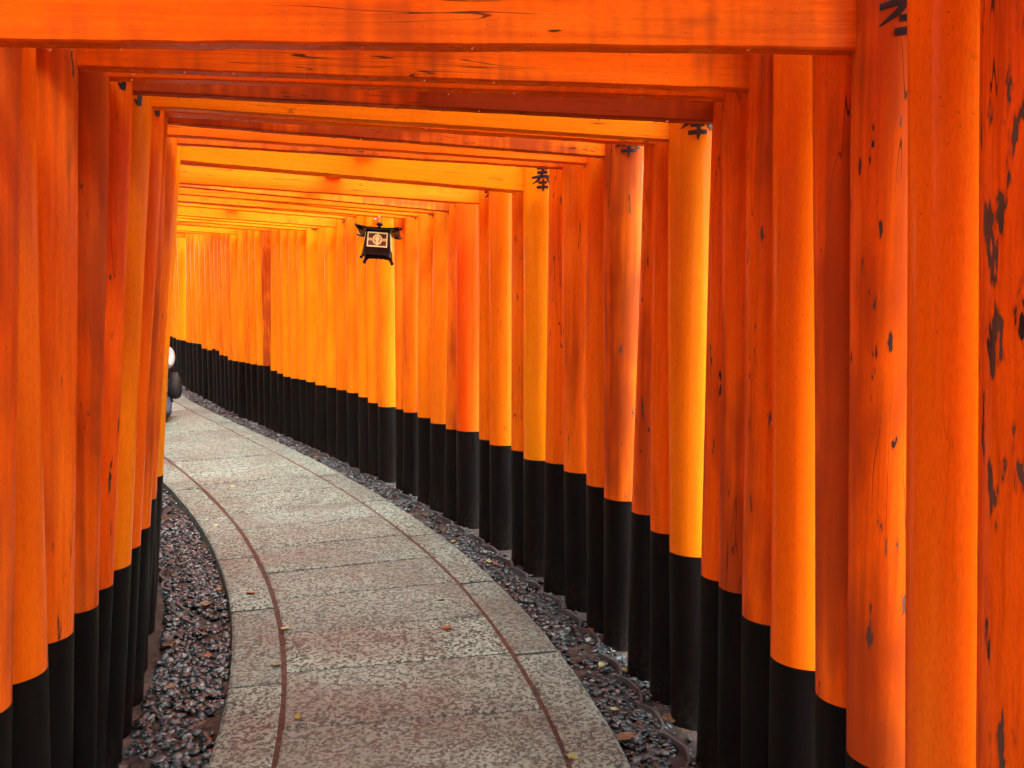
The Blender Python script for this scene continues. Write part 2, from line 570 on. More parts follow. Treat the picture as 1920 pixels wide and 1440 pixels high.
def gravel(name, label, s0, s1, o0, o1, density, near_s, n_single, fade):
    V, F = ribbon(s0, s1, o0 - (0.28 if o0 < 1 else 0.05), o1 + (0.05 if o0 < 1 else 0.34), -0.052, 0.06, 0.014)
    strip = tag(link(name, mesh_of(name, V, F, M_SOIL, True)), label, 'gravel', kind='structure')
    items = []
    n = int((s1 - s0) * abs(o1 - o0) * density)
    for _ in range(n):
        s, o = rng.uniform(s0, s1), rng.uniform(o0, o1)
        if patch_noise(s, o) > 1.15 and rng.random() < 0.8: continue
        if o < 0.03 and rng.random() < 0.45: continue
        if s > fade and rng.random() < 0.35: continue
        size = 0.0085 + 0.0135 * rng.random() ** 1.3 * (1.15 if rng.random() < 0.2 else 1)
        p = at(s, o, -0.046 + rng.uniform(-0.004, 0.010) - (0.004 if o < 0.05 else 0))
        eul = (rng.gauss(0, 0.28), rng.gauss(0, 0.28), rng.uniform(0, 6.3))
        items.append((abs(s - near_s), p, eul, size, rng.randrange(8)))
    items.sort(key=lambda t: t[0])
    for _, p, e, sz, k in items[:n_single]:
        o = link('pebble', PEB[k], strip, p, e)
        o.scale = (sz, sz, sz)
    VV, FF, base = [], [], 0
    for _, p, e, sz, k in items[n_single:]:
        from mathutils import Euler
        R_ = np.array(Euler(e).to_matrix()) * sz
        VV.append(PEBV[k] @ R_.T + np.array(p)); FF.append(PEBF[k] + base); base += len(PEBV[k])
    me = mesh_of('loose_pebbles', np.concatenate(VV).tolist(), np.concatenate(FF).tolist(), M_PEBBLE, True)
    tag(link('loose_pebbles', me, strip), kind='stuff')
    return strip


gravel('gravel_strip', 'strip of wet black pebbles between right kerb stones and black gate feet', 1.8, 14.5, -0.03, 0.245, 2600, 3.1, 160, 8.0)
gravel('gravel_strip', 'wider strip of dark pebbles inside the bend beside the left kerb stones', 1.8, 9.0, 1.645, 1.93, 2500, 3.4, 140, 7.0)

# ------------------------------------------------------------------ torii gates
#   right post x, y, left post x, y, radius, black height right, left, tie beam height, lean right, lean left
GATES = [
    (0.820, 1.242, -1.160, 0.980, 0.095, 0.681, 0.623, 2.199, -0.049, 0.030),
    (0.830, 1.500, -1.153, 1.250, 0.095, 0.610, 0.633, 2.199, -0.046, 0.030),
    (0.823, 1.785, -1.140, 1.580, 0.085, 0.543, 0.632, 2.023, -0.031, 0.030),
    (0.812, 1.975, -1.150, 1.765, 0.080, 0.589, 0.630, 2.169, -0.038, 0.040),
    (0.807, 2.257, -1.188, 1.948, 0.095, 0.563, 0.630, 2.199, -0.029, 0.007),
    (0.786, 2.471, -1.237, 2.169, 0.093, 0.600, 0.630, 2.115, -0.024, 0.032),
    (0.744, 2.676, -1.249, 2.381, 0.073, 0.617, 0.630, 2.138, -0.022, 0.038),
    (0.721, 2.833, -1.293, 2.558, 0.073, 0.604, 0.630, 2.101, -0.003, 0.059),
    (0.684, 3.133, -1.341, 2.751, 0.088, 0.601, 0.630, 2.095, -0.029, 0.062),
    (0.625, 3.325, -1.380, 2.974, 0.068, 0.628, 0.630, 2.116, -0.018, 0.067),
    (0.579, 3.530, -1.500, 3.070, 0.068, 0.651, 0.605, 2.160, 0.009, 0.030),
    (0.513, 3.854, -1.470, 3.215, 0.087, 0.636, 0.630, 2.156, -0.020, 0.055),
    (0.458, 4.066, -1.589, 3.469, 0.095, 0.651, 0.616, 2.158, -0.018, 0.030),
    (0.368, 4.344, -1.641, 3.659, 0.095, 0.660, 0.630, 2.180, -0.026, 0.072),
    (0.280, 4.592, -1.730, 3.882, 0.095, 0.658, 0.602, 2.221, -0.000, 0.030),
    (0.167, 4.883, -1.796, 4.114, 0.095, 0.619, 0.630, 2.126, -0.018, 0.066),
    (0.081, 5.058, -1.866, 4.263, 0.080, 0.637, 0.642, 2.143, -0.010, 0.030),
    (-0.055, 5.373, -1.970, 4.526, 0.082, 0.612, 0.600, 2.199, -0.015, 0.030),
    (-0.131, 5.530, -2.032, 4.657, 0.080, 0.618, 0.626, 2.123, -0.011, 0.030),
    (-0.286, 5.875, -2.185, 4.943, 0.095, 0.617, 0.613, 2.160, -0.015, 0.030),
    (-0.393, 6.049, -2.263, 5.092, 0.079, 0.599, 0.593, 2.119, 0.011, 0.030),
    (-0.504, 6.286, -2.387, 5.287, 0.095, 0.601, 0.647, 2.123, 0.006, 0.030),
    (-0.624, 6.497, -2.491, 5.471, 0.095, 0.611, 0.616, 2.114, -0.004, 0.030),
    (-0.792, 6.742, -2.595, 5.703, 0.068, 0.611, 0.647, 2.120, 0.005, 0.030),
    (-0.871, 6.874, -2.665, 5.821, 0.068, 0.616, 0.642, 2.191, -0.015, 0.030),
    (-1.040, 7.185, -2.855, 6.085, 0.091, 0.590, 0.594, 2.167, -0.015, 0.030),
    (-1.154, 7.366, -2.959, 6.249, 0.091, 0.596, 0.600, 2.184, -0.015, 0.030),
    (-1.270, 7.548, -3.067, 6.414, 0.092, 0.620, 0.615, 2.189, -0.015, 0.030),
    (-1.408, 7.765, -3.202, 6.612, 0.095, 0.628, 0.646, 2.181, -0.015, 0.030),
    (-1.554, 7.983, -3.337, 6.813, 0.095, 0.623, 0.621, 2.120, 0.002, 0.030),
    (-1.687, 8.176, -3.461, 6.994, 0.095, 0.621, 0.599, 2.164, -0.015, 0.030),
    (-1.842, 8.399, -3.608, 7.204, 0.095, 0.612, 0.623, 2.131, 0.022, 0.030),
    (-2.000, 8.600, -3.732, 7.408, 0.079, 0.616, 0.621, 2.118, 0.002, 0.030),
    (-2.104, 8.745, -3.831, 7.547, 0.079, 0.619, 0.614, 2.186, -0.015, 0.030),
    (-2.227, 8.942, -3.977, 7.724, 0.095, 0.607, 0.614, 2.186, -0.015, 0.030),
    (-2.372, 9.118, -4.089, 7.909, 0.078, 0.601, 0.636, 2.185, -0.015, 0.030),
    (-2.471, 9.256, -4.187, 8.044, 0.078, 0.617, 0.613, 2.167, -0.015, 0.030),
    (-2.578, 9.423, -4.315, 8.196, 0.092, 0.629, 0.620, 2.144, 0.011, 0.030),
    (-2.710, 9.610, -4.451, 8.380, 0.093, 0.659, 0.605, 2.187, -0.015, 0.030),
    (-2.830, 9.773, -4.569, 8.542, 0.093, 0.645, 0.627, 2.182, -0.015, 0.030),
    (-2.964, 9.945, -4.691, 8.721, 0.086, 0.636, 0.612, 2.196, -0.015, 0.030),
    (-3.073, 10.096, -4.801, 8.873, 0.086, 0.631, 0.601, 2.186, -0.015, 0.030),
    (-3.218, 10.309, -4.964, 9.082, 0.095, 0.618, 0.620, 2.134, 0.006, 0.030),
    (-3.347, 10.475, -5.082, 9.260, 0.087, 0.610, 0.645, 2.167, -0.015, 0.030),
    (-3.461, 10.625, -5.188, 9.421, 0.079, 0.603, 0.640, 2.177, -0.015, 0.030),
    (-3.560, 10.764, -5.291, 9.566, 0.079, 0.637, 0.644, 2.177, -0.015, 0.030),
    (-3.658, 10.903, -5.393, 9.712, 0.079, 0.631, 0.610, 2.176, -0.015, 0.030),
    (-3.755, 11.043, -5.496, 9.859, 0.079, 0.672, 0.641, 2.183, -0.015, 0.030),
    (-3.852, 11.183, -5.599, 10.008, 0.079, 0.678, 0.626, 2.194, -0.015, 0.030),
    (-3.977, 11.392, -5.761, 10.217, 0.095, 0.639, 0.626, 2.163, -0.015, 0.030),
    (-4.133, 11.627, -5.925, 10.463, 0.095, 0.634, 0.634, 2.170, -0.015, 0.030),
    (-4.286, 11.856, -6.077, 10.691, 0.095, 0.674, 0.621, 2.196, -0.015, 0.030),
    (-4.413, 12.048, -6.204, 10.883, 0.095, 0.660, 0.594, 2.184, -0.015, 0.030),
    (-4.565, 12.251, -6.329, 11.100, 0.079, 0.645, 0.598, 2.182, -0.015, 0.030),
    (-4.659, 12.393, -6.423, 11.242, 0.079, 0.637, 0.627, 2.130, 0.013, 0.030),
    (-4.848, 12.703, -6.639, 11.537, 0.095, 0.630, 0.636, 2.175, -0.015, 0.030),
    (-4.984, 12.908, -6.774, 11.742, 0.095, 0.619, 0.597, 2.162, -0.015, 0.030),
    (-5.110, 13.100, -6.902, 11.934, 0.095, 0.622, 0.621, 2.187, -0.015, 0.030),
]
# more gates of the same run beyond the last one in view
for k_ in range(22):
    s_ = 14.98 + 0.25 * k_
    a_, b_ = at(s_, -0.095), at(s_, 2.045)
    GATES.append((a_.x, a_.y, b_.x, b_.y, 0.095, 0.62, 0.62, 2.18, -0.015, 0.03))

# and the gates walked through, unseen behind the viewer, added to cut frontal light
BACK = []
for k_ in range(14):
    s_ = 1.00 - 0.26 * k_
    a_, b_ = at(s_, -0.095), at(s_ - 0.22 + 0.016 * min(k_, 13), 1.90)
    BACK.append((a_.x, a_.y, b_.x, b_.y, 0.095, 0.62, 0.62, 2.20, -0.02, 0.03))

# hue (near red, far yellow painted in for light), grime, flaking, beam browning
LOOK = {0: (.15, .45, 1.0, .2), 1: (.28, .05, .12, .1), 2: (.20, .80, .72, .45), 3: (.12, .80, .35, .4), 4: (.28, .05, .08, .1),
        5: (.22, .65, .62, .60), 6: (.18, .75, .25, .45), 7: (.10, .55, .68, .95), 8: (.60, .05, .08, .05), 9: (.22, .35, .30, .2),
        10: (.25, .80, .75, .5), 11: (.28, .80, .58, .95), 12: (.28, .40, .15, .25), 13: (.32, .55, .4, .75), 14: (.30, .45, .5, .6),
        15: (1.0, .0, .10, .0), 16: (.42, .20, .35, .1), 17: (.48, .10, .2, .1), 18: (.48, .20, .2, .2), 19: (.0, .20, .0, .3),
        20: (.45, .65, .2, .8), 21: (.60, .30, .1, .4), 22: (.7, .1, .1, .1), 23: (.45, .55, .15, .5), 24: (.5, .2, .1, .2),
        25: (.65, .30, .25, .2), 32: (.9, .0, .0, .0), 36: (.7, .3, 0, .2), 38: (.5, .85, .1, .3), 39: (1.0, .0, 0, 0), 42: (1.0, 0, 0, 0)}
WORD = {0: 'heavily flaking', 1: 'clean glossy', 2: 'scuffed and knotted', 3: 'dull brownish', 4: 'smooth clean', 5: 'streaked and cracked',
        6: 'smudged', 7: 'dark brown-beamed', 8: 'bright clean', 10: 'sooty scratched', 11: 'dark stained', 13: 'grimy', 14: 'chipped',
        15: 'bright yellow-orange', 19: 'redder', 20: 'stained', 32: 'bright clean', 42: 'bright yellow-orange'}

# brush strokes of the two painted characters, x across, y up, width
HO = [[(-.26, .86, .05), (0, .875, .055), (.25, .88, .05)],
      [(-.25, .70, .05), (0, .72, .055), (.24, .735, .05)],
      [(-.50, .52, .045), (-.1, .56, .055), (.2, .58, .055), (.46, .57, .06)],
      [(.05, 1.0, .05), (.02, .8, .06), (-.06, .6, .06), (-.22, .42, .05), (-.50, .28, .012)],
      [(.16, .56, .03), (.26, .44, .05), (.44, .31, .075), (.49, .29, .03)],
      [(-.20, .34, .045), (0, .355, .05), (.20, .365, .045)],
      [(-.27, .17, .05), (0, .185, .055), (.28, .20, .05)],
      [(.03, .48, .05), (.03, .3, .06), (.02, .1, .05), (0, 0, .01)]]
NO = [[(-.30, 1.0, .05), (-.38, .88, .045), (-.47, .80, .02)],
      [(-.47, .80, .03), (-.36, .76, .045), (-.28, .70, .03)],
      [(-.20, .88, .05), (-.32, .72, .045), (-.46, .58, .045)],
      [(-.46, .58, .04), (-.30, .60, .045), (-.16, .62, .04)],
      [(-.32, .58, .05), (-.32, .35, .05), (-.33, .10, .05), (-.40, .17, .01)],
      [(-.40, .44, .04), (-.46, .33, .05), (-.50, .26, .02)],
      [(-.24, .46, .03), (-.19, .38, .05), (-.15, .33, .03)],
      [(-.04, .80, .05), (-.05, .5, .05), (-.06, .12, .05), (-.05, .08, .02)],
      [(-.04, .80, .04), (.2, .815, .045), (.44, .83, .06), (.45, .5, .06), (.44, .08, .07), (.30, .17, .012)],
      [(.20, 1.0, .05), (.19, .78, .05), (.12, .55, .05), (-.01, .38, .012)],
      [(.20, .66, .03), (.28, .54, .055), (.37, .44, .04)]]


def glyph(strokes, r, z0, h, lx, ly, face):
    """strokes wrapped on a post of radius r, facing angle face"""
    V, F = [], []
    for st in strokes:
        pts = []
        for (x0, y0, w0), (x1, y1, w1) in zip(st, st[1:]):
            for k in range(4):
                t = k / 4
                pts.append((x0 + (x1 - x0) * t, y0 + (y1 - y0) * t, w0 + (w1 - w0) * t))
        pts.append(st[-1])
        b = len(V)
        for i, (x, y, w) in enumerate(pts):
            a, c = pts[max(0, i - 1)], pts[min(len(pts) - 1, i + 1)]
            dx, dy = c[0] - a[0], c[1] - a[1]
            L = math.hypot(dx, dy) or 1
            nx, ny = -dy / L, dx / L
            for sgn in (-1, 0, 1):
                px, py = (x + nx * w * sgn) * h * 0.80, (y + ny * w * sgn) * h
                ang = face + px / r
                rr = r + 0.0022 + (0.0008 if sgn == 0 else 0)
                z = z0 + py
                V.append((rr * math.cos(ang) + lx * z, rr * math.sin(ang) + ly * z, z))
        for i in range(len(pts) - 1):
            for j in range(2):
                q = b + i * 3 + j
                F.append((q, q + 1, q + 4, q + 3))
    return V, F


def post_mesh(name, r, z0, z1, lx, mat, seed, extra=0.0, n=44, cap=True):
    rr = random.Random(seed)
    m = max(2, int((z1 - z0) / 0.13))
    ph = [rr.uniform(0, 6.28) for _ in range(6)]
    V, F = [], []
    for i in range(m + 1):
        z = z0 + (z1 - z0) * i / m
        for k in range(n):
            a = 2 * math.pi * k / n
            R_ = r + extra + 0.0011 * math.sin(3 * a + ph[0] + z * 1.3) + 0.0009 * math.sin(2 * a + ph[1] - z * 2.2) + 0.0008 * math.sin(5 * z + ph[2])
            V.append((R_ * math.cos(a) + lx * z + 0.0015 * math.sin(2.3 * z + ph[3]), R_ * math.sin(a) + 0.0015 * math.sin(1.9 * z + ph[4]), z))
    for i in range(m):
        for k in range(n):
            a, b = i * n + k, i * n + (k + 1) % n
            F.append((a, b, b + n, a + n))
    if cap:                                   # end grain on its own vertices, so the sides keep level normals
        b = len(V)
        V += V[m * n:(m + 1) * n] + V[:n]
        F.append(tuple(range(b, b + n)))
        F.append(tuple(reversed(range(b + n, b + 2 * n))))
    me = mesh_of(name, V, F, mat, True)
    for p in me.polygons:
        if len(p.vertices) > 4: p.use_smooth = False
    return me


def bar_mesh(name, x0, x1, h, t, mat, seed, ch=0.004, rise=0.0, jit=0.0012):
    """timber along x with softened arrises; rise lifts the ends"""
    rr = random.Random(seed)
    sec = [(-t / 2 + ch, 0), (t / 2 - ch, 0), (t / 2, ch), (t / 2, h - ch), (t / 2 - ch, h), (-t / 2 + ch, h), (-t / 2, h - ch), (-t / 2, ch)]
    m = 30
    V, F = [], []
    for i in range(m + 1):
        u = i / m
        x = x0 + (x1 - x0) * u
        up = rise * abs(2 * u - 1) ** 2.5
        dz = rr.uniform(-jit, jit)
        for k, (y, z) in enumerate(sec):
            V.append((x, y + rr.uniform(-jit, jit) * 0.5, z + up + (dz if k in (0, 1, 2, 7) else 0)))
    for i in range(m):
        for k in range(8):
            a, b = i * 8 + k, i * 8 + (k + 1) % 8
            F.append((a, b, b + 8, a + 8))
    F.append(tuple(reversed(range(8)))); F.append(tuple(range(m * 8, m * 8 + 8)))
    return mesh_of(name, V, F, mat)


BEAM_DROP = {2: -.07, 5: -.042, 6: -.035, 7: .01, 8: .02, 9: .03, 13: -.025, 15: .03, 16: .024, 18: -.012, 20: .03, 22: .045}   # rise of the left end
M_WATER = NT('water').out((1, 1, 1), 0.02, **{'Transmission Weight': 1.0, 'IOR': 1.33})


def drops(x0, x1, t, n, seed):
    r = random.Random(seed)
    b = MB()
    for _ in range(n):
        q = r.uniform(0.0022, 0.0046)
        b.lathe([(q * .9, 0.0006), (q, -q * .35), (q * .82, -q * .95), (q * .45, -q * 1.35), (q * .1, -q * 1.5)], (r.uniform(x0, x1), r.choice((-1, 1, 1)) * t * r.uniform(.25, .42), 0), 8)
    return b.mesh('water_drops', M_WATER, True)


ORD = ['', 'first', 'second', 'third', 'fourth', 'fifth', 'sixth', 'seventh', 'eighth', 'ninth', 'tenth', 'eleventh', 'twelfth', 'thirteenth',
       'fourteenth', 'fifteenth', 'sixteenth', 'seventeenth', 'eighteenth', 'nineteenth', 'twentieth', 'twenty-first', 'twenty-second', 'twenty-third', 'twenty-fourth', 'twenty-fifth', 'twenty-sixth', 'twenty-seventh', 'twenty-eighth', 'twenty-ninth', 'thirtieth',
       'thirty-first', 'thirty-second', 'thirty-third', 'thirty-fourth', 'thirty-fifth', 'thirty-sixth', 'thirty-seventh', 'thirty-eighth', 'thirty-ninth', 'fortieth']
LANTERN_GATE, PERSON_GATE = 18, 40


def gate_label(i):
    w = WORD.get(i, 'vermilion') + ' torii gate'
    if i >= 100: return f'{w}, {ORD[i - 99]} gate behind the heavily flaking one, farther from the lantern'
    if i < LANTERN_GATE: return f'{w}, {ORD[LANTERN_GATE - i]} gate from the lantern, away from the crouching person'
    if i == LANTERN_GATE: return 'vermilion torii gate from whose tie beam the black lantern hangs'
    if i <= PERSON_GATE: return f'{w}, {ORD[i - LANTERN_GATE]} gate from the lantern towards the crouching person'
    return f'{w}, {ORD[i - PERSON_GATE]} gate beyond the crouching person'


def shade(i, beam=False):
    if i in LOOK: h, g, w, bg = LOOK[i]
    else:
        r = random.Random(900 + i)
        h, g, w, bg = r.uniform(.65, 1.0), r.choice((.0, .0, .1, .2, .45)), r.choice((0, 0, .1, .25)), r.uniform(0, .5)  # yellower hues paint stronger light into the far gates
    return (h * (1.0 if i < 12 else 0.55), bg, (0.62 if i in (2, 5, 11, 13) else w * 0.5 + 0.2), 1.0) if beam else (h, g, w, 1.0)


for i, (rx, ry, lx_, ly_, r, kr, kl, T, leanr, leanl) in list(enumerate(GATES)) + [(100 + k_, b_) for k_, b_ in enumerate(BACK)]:
    gR, gL = gz(rx, ry), gz(lx_, ly_)
    P, Q = Vector((rx, ry, gR)), Vector((lx_, ly_, gL))
    mid = (P + Q) / 2
    d = P - Q
    W = math.hypot(d.x, d.y)
    rz = math.atan2(d.y, d.x)
    base = Vector((mid.x, mid.y, gR))
    g = empty('torii_gate', base, rz)
    tag(g, gate_label(i), 'torii gate', 'torii gates along the path')
    top = T + 0.40
    near = i < 17 or i >= 100  # beyond these, beams and lintels are made lower to let in more light
    for side, k, lean, z0 in ((1, kr, leanr, 0.0), (-1, kl + gL - gR, leanl, gL - gR)):
        post = link('post', post_mesh('post', r, k, top, lean, M_POST, i * 2 + side), g, (side * W / 2 - lean * k, 0, 0))
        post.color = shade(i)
        link('black_foot', post_mesh('black_foot', r, z0 - 0.12, k, lean, M_BLACK, i * 2 + side, 0.0012, cap=True), post)
        V, F = glyph(HO if side > 0 else NO, r, T + (-0.008 if side > 0 else 0.0) + {2: -0.004, 5: 0.055}.get(i, 0) * (side > 0), 0.150, lean, 0.0, -math.pi / 2 - 0.22 * side)
        link('inscription', mesh_of('inscription', V, F, M_INK, True), post)
    xl, xr_ = -W / 2 + leanl * (T - kl), W / 2 + leanr * (T - kr)
    tb = link('tie_beam', bar_mesh('tie_beam', xl - r - 0.11, xr_ + r + 0.11, 0.165 if near else 0.11, min(0.045, r * 0.8), M_BEAM, i + 500), g, (0, min(0.03, r * 0.35), T + BEAM_DROP.get(i, 0) / 2 + 0.018 / max(1.0, ry)), (0, math.asin(BEAM_DROP.get(i, 0) / W), 0))
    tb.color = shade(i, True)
    if 2 <= i <= 30:
        tag(link('water_drops', drops(xl + r, xr_ - r, min(0.045, r * 0.8), 8 + i % 6, i + 40), tb), kind='stuff')
    th = min(0.120 if (i < 10 or i >= 100) else (0.075 if i < 17 else 0.045 if i < 24 else 0.034), r * 1.3)  # thick near, thin far: shaped to brighten the far end
    tl = link('top_lintel', bar_mesh('top_lintel', xl - 0.33, xr_ + 0.33, 0.15 if near else 0.09, th, M_BEAM, i + 700, 0.006, 0.05), g, (0, 0, top - 0.003))
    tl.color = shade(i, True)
    link('lintel_cap', bar_mesh('lintel_cap', xl - 0.37, xr_ + 0.37, 0.03, th + 0.012, M_BLACK, i + 800, 0.004, 0.052), tl, (0, 0, 0.151 if near else 0.091))
    st = link('strut', bar_mesh('strut', -0.05, 0.05, top - T - (0.170 if near else 0.115), min(0.045, r * 0.8), M_BEAM, i + 900), g, ((xl + xr_) / 2, 0, T + (0.166 if near else 0.111)))
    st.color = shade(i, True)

# ------------------------------------------------------------------ scalloped garden edging
def edging(s0, n, off, wave=0.235, bulge=0.035, label='', group='', toward=1, slope=0.0):
    """a strip of n scallops standing on edge in the gravel"""
    t, h0, h1 = 0.0055, -0.10, -0.020
    line = []
    per = 12
    for k in range(n * per + 1):
        u = (k % per) / per
        s = s0 + wave * k / per
        line.append(at(s, off + slope * (s - s0) + toward * bulge * (math.sin(math.pi * u) ** 0.7), 0))
    c = line[len(line) // 2]
    V, F = [], []
    tilt = rng.uniform(-0.006, 0.006)
    for i, p in enumerate(line):
        a, b = line[max(0, i - 1)], line[min(len(line) - 1, i + 1)]
        d = (b - a); d.z = 0; d.normalize()
        nn = Vector((-d.y, d.x, 0))
        rise = tilt * (i / len(line) - .5) * 2 + 0.003 * math.sin(i * 0.9)
        for sg, z in ((-1, h0), (-1, h1), (1, h1), (1, h0)):
            V.append(p + nn * (t * sg) + Vector((0, 0, z + (rise if z == h1 else 0))) - c)
    for i in range(len(line) - 1):
        for j in range(4):
            F.append((i * 4 + j, i * 4 + (j + 1) % 4, i * 4 + 4 + (j + 1) % 4, i * 4 + 4 + j))
    F.append((0, 1, 2, 3)); e = (len(line) - 1) * 4; F.append((e + 3, e + 2, e + 1, e))
    o = link('garden_edging', mesh_of('garden_edging', V, F, M_EDGING), None, c)
    tag(o, label, 'edging', group)


s_ = 2.30
n_strip = 0
while s_ < 10.2:
    n_strip += 1
    n_ = rng.choice((2, 3, 3))
    edging(s_, n_, 0.066 + rng.uniform(-0.012, 0.016), 0.235, 0.042, f'{ORD[n_strip]} grey wavy edging strip along the outer bend, counting towards the crouching person', 'edging strips along the outer bend',
           toward=-1, slope=rng.uniform(-0.02, 0.02))
    s_ += n_ * 0.235 + rng.choice((0.0, 0.01, 0.03, 0.09))
for s_, n_, o_, sl in ((2.75, 2, 1.955, -0.02), (4.62, 2, 1.80, 0.10), (5.20, 3, 1.90, 0.02)):
    edging(s_, n_, o_, 0.22, 0.035, f'{ORD[[2.75, 4.62, 5.20].index(s_) + 1]} loose wavy edging strip in the inner-bend pebbles, counting towards the crouching person', 'edging strips along the inner bend', toward=1, slope=sl)

# ------------------------------------------------------------------ fallen leaves
LEAF_COL = {'pale': (0.32, 0.33, 0.14), 'olive': (0.20, 0.21, 0.05), 'red': (0.24, 0.075, 0.025), 'gold': (0.24, 0.18, 0.04), 'tan': (0.14, 0.095, 0.05), 'grey': (0.13, 0.16, 0.11)}
LEAF_MAT = {k: plain('leaf_' + k, c, 0.5, 0.35, 60) for k, c in LEAF_COL.items()}
LEAF_WORD = {'pale': 'pale yellow', 'olive': 'olive green', 'red': 'red-brown', 'gold': 'golden', 'tan': 'tan withered', 'grey': 'grey-green'}


def leaf_mesh(kind, seed):
    r = random.Random(seed)
    L, wd, curl, fold = 1.0, r.uniform(0.36, 0.5), r.uniform(-0.1, 0.35), r.uniform(0.05, 0.4)
    V, F = [], []
    n = 7
    for i in range(n + 1):
        u = i / n
        w = wd * (math.sin(math.pi * min(1, u * 0.94 + 0.03)) ** 0.8) * (1 - 0.25 * u)
        for j in (-1, -0.5, 0, 0.5, 1):
            V.append((u - 0.5, j * w, curl * ((u - 0.5) ** 2) * 1.6 + fold * abs(j) * w + 0.03 * r.random()))
    for i in range(n):
        for j in range(4):
            a = i * 5 + j
            F.append((a, a + 5, a + 6, a + 1))
    mb = MB(); mb.add(V, F)
    mb.tube([(0.5, 0, 0.02), (0.66, 0.02, 0.03), (0.78, 0.05, 0.02)], [0.02, 0.016, 0.014], 5)
    return mb.mesh('fallen_leaf', LEAF_MAT[kind], True)


LEAVES = [(4.31, 1.40, 'pale'), (3.29, 1.36, 'olive'), (4.11, 0.68, 'red'), (4.51, 0.62, 'pale'), (7.61, 1.2, 'pale'), (5.13, 1.67, 'gold'), (4.9, 1.74, 'tan'),
          (4.33, 1.90, 'tan'), (4.46, 1.92, 'gold'), (4.13, 1.73, 'red'), (3.79, 1.85, 'tan'), (3.6, 0.11, 'pale'), (2.98, 0.215, 'tan'), (2.86, 0.16, 'gold'),
          (3.57, 0.015, 'gold'), (4.03, 0.0, 'red'), (3.2, 0.19, 'pale'), (3.12, 0.0, 'tan'), (5.13, 0.15, 'pale'), (5.07, 0.13, 'red'), (5.59, 0.21, 'gold'),
          (7.92, 0.02, 'gold'), (4.93, 1.52, 'red'), (3.85, 1.45, 'grey'), (10.59, 0.42, 'gold'), (6.45, 1.54, 'pale'), (3.37, 1.7, 'tan'), (3.02, 0.01, 'gold'),
          (2.83, 0.44, 'olive'), (5.71, 1.81, 'pale'), (4.82, 1.86, 'gold'), (6.9, 0.12, 'gold'), (6.3, 0.14, 'tan'), (8.6, 0.16, 'gold'), (5.9, 0.03, 'tan'),
          (4.75, 0.03, 'tan'), (4.62, 0.01, 'pale'), (2.62, 0.02, 'tan'), (7.3, 0.05, 'tan'), (6.7, 0.02, 'pale'), (4.4, -0.01, 'tan'), (3.45, 0.10, 'gold')]
for k_, (s_, o_, kind_) in enumerate(LEAVES):
    if k_ in (8, 13, 30, 31, 41, 27, 34, 36): continue
    if PATH_RI + 0.02 < o_ < PATH_LI - 0.02: where_, dz_ = 'on a paving slab', 0.004
    elif PATH_R < o_ < PATH_L: where_, dz_ = 'on the kerb stones', 0.004
    elif o_ >= PATH_L: where_, dz_ = 'on the inner-bend pebbles', -0.022
    elif o_ > 0.08: where_, dz_ = 'on the outer-bend pebbles', -0.022
    else: where_, dz_ = 'behind the wavy edging at the black gate feet', -0.040
    size_ = {7: 0.085, 12: 0.075, 13: 0.065, 17: 0.07}.get(k_, rng.uniform(0.034, 0.056))
    o = link('fallen_leaf', leaf_mesh(kind_, k_), None, at(s_, o_, dz_), (rng.uniform(-.25, .25), rng.uniform(-.25, .25), rng.uniform(0, 6.3)))
    o.scale = (size_,) * 3
    tag(o, f'{LEAF_WORD[kind_]} fallen leaf lying {where_}', 'leaf', f'{LEAF_WORD[kind_]} leaves {where_}')

# ------------------------------------------------------------------ hanging lantern
lan_p = Vector((-0.849, 5.35, 1.932))
lan = empty('hanging_lantern', lan_p, 0)
lan.rotation_euler = (rad(-6.5), rad(3.2), rad(4))
lan.scale = (0.87, 0.87, 0.93)
tag(lan, 'black iron lantern with gold crest panels hanging under the gate beams', 'lantern')
# body: four splayed corner posts with rails, skirt and feet
b = MB()
bw0, bw1, zb, zt = 0.090, 0.076, 0.045, 0.190      # half widths bottom / top
for sx in (-1, 1):
    for sy in (-1, 1):
        b.tube([(sx * bw0, sy * bw0, zb), (sx * bw1, sy * bw1, zt)], [0.009, 0.008], 6)
for z_, hw, hh in ((zb + 0.02, bw0 - 0.003, 0.045), (zt - 0.008, bw1, 0.022)):
    for q in range(4):
        b.box((0, -hw, z_), (hw * 2, 0.008, hh), Matrix.Rotation(q * math.pi / 2, 4, 'Z'))
b.build('body_frame', M_IRON, lan)
sk = MB()
for q in range(4):
    Rq = Matrix.Rotation(q * math.pi / 2, 4, 'Z')
    n_ = 14
    V, F = [], []
    for i in range(n_ + 1):
        x = -0.098 + 0.196 * i / n_
        u = abs(x) / 0.098
        lowz = 0.030 - 0.022 * max(0.0, (u - 0.55) / 0.45) ** 1.3 + 0.004 * math.cos(x * 190)
        for y in (-0.094, -0.086):
            V.append(Rq @ Vector((x, y, lowz))); V.append(Rq @ Vector((x, y, 0.052)))
    for i in range(n_):
        a = i * 4
        F += [(a, a + 4, a + 5, a + 1), (a + 2, a + 3, a + 7, a + 6), (a, a + 2, a + 6, a + 4), (a + 1, a + 5, a + 7, a + 3)]
    sk.add(V, F)
sk.build('skirt', M_IRON, lan)
for sx in (-1, 1):
    for sy in (-1, 1):
        ft = MB()
        ft.tube([(sx * 0.090, sy * 0.090, 0.040), (sx * 0.094, sy * 0.094, 0.018), (sx * 0.103, sy * 0.103, 0.0)], [0.011, 0.011, 0.014], 8)
        ft.build('foot', M_IRON, lan, True)
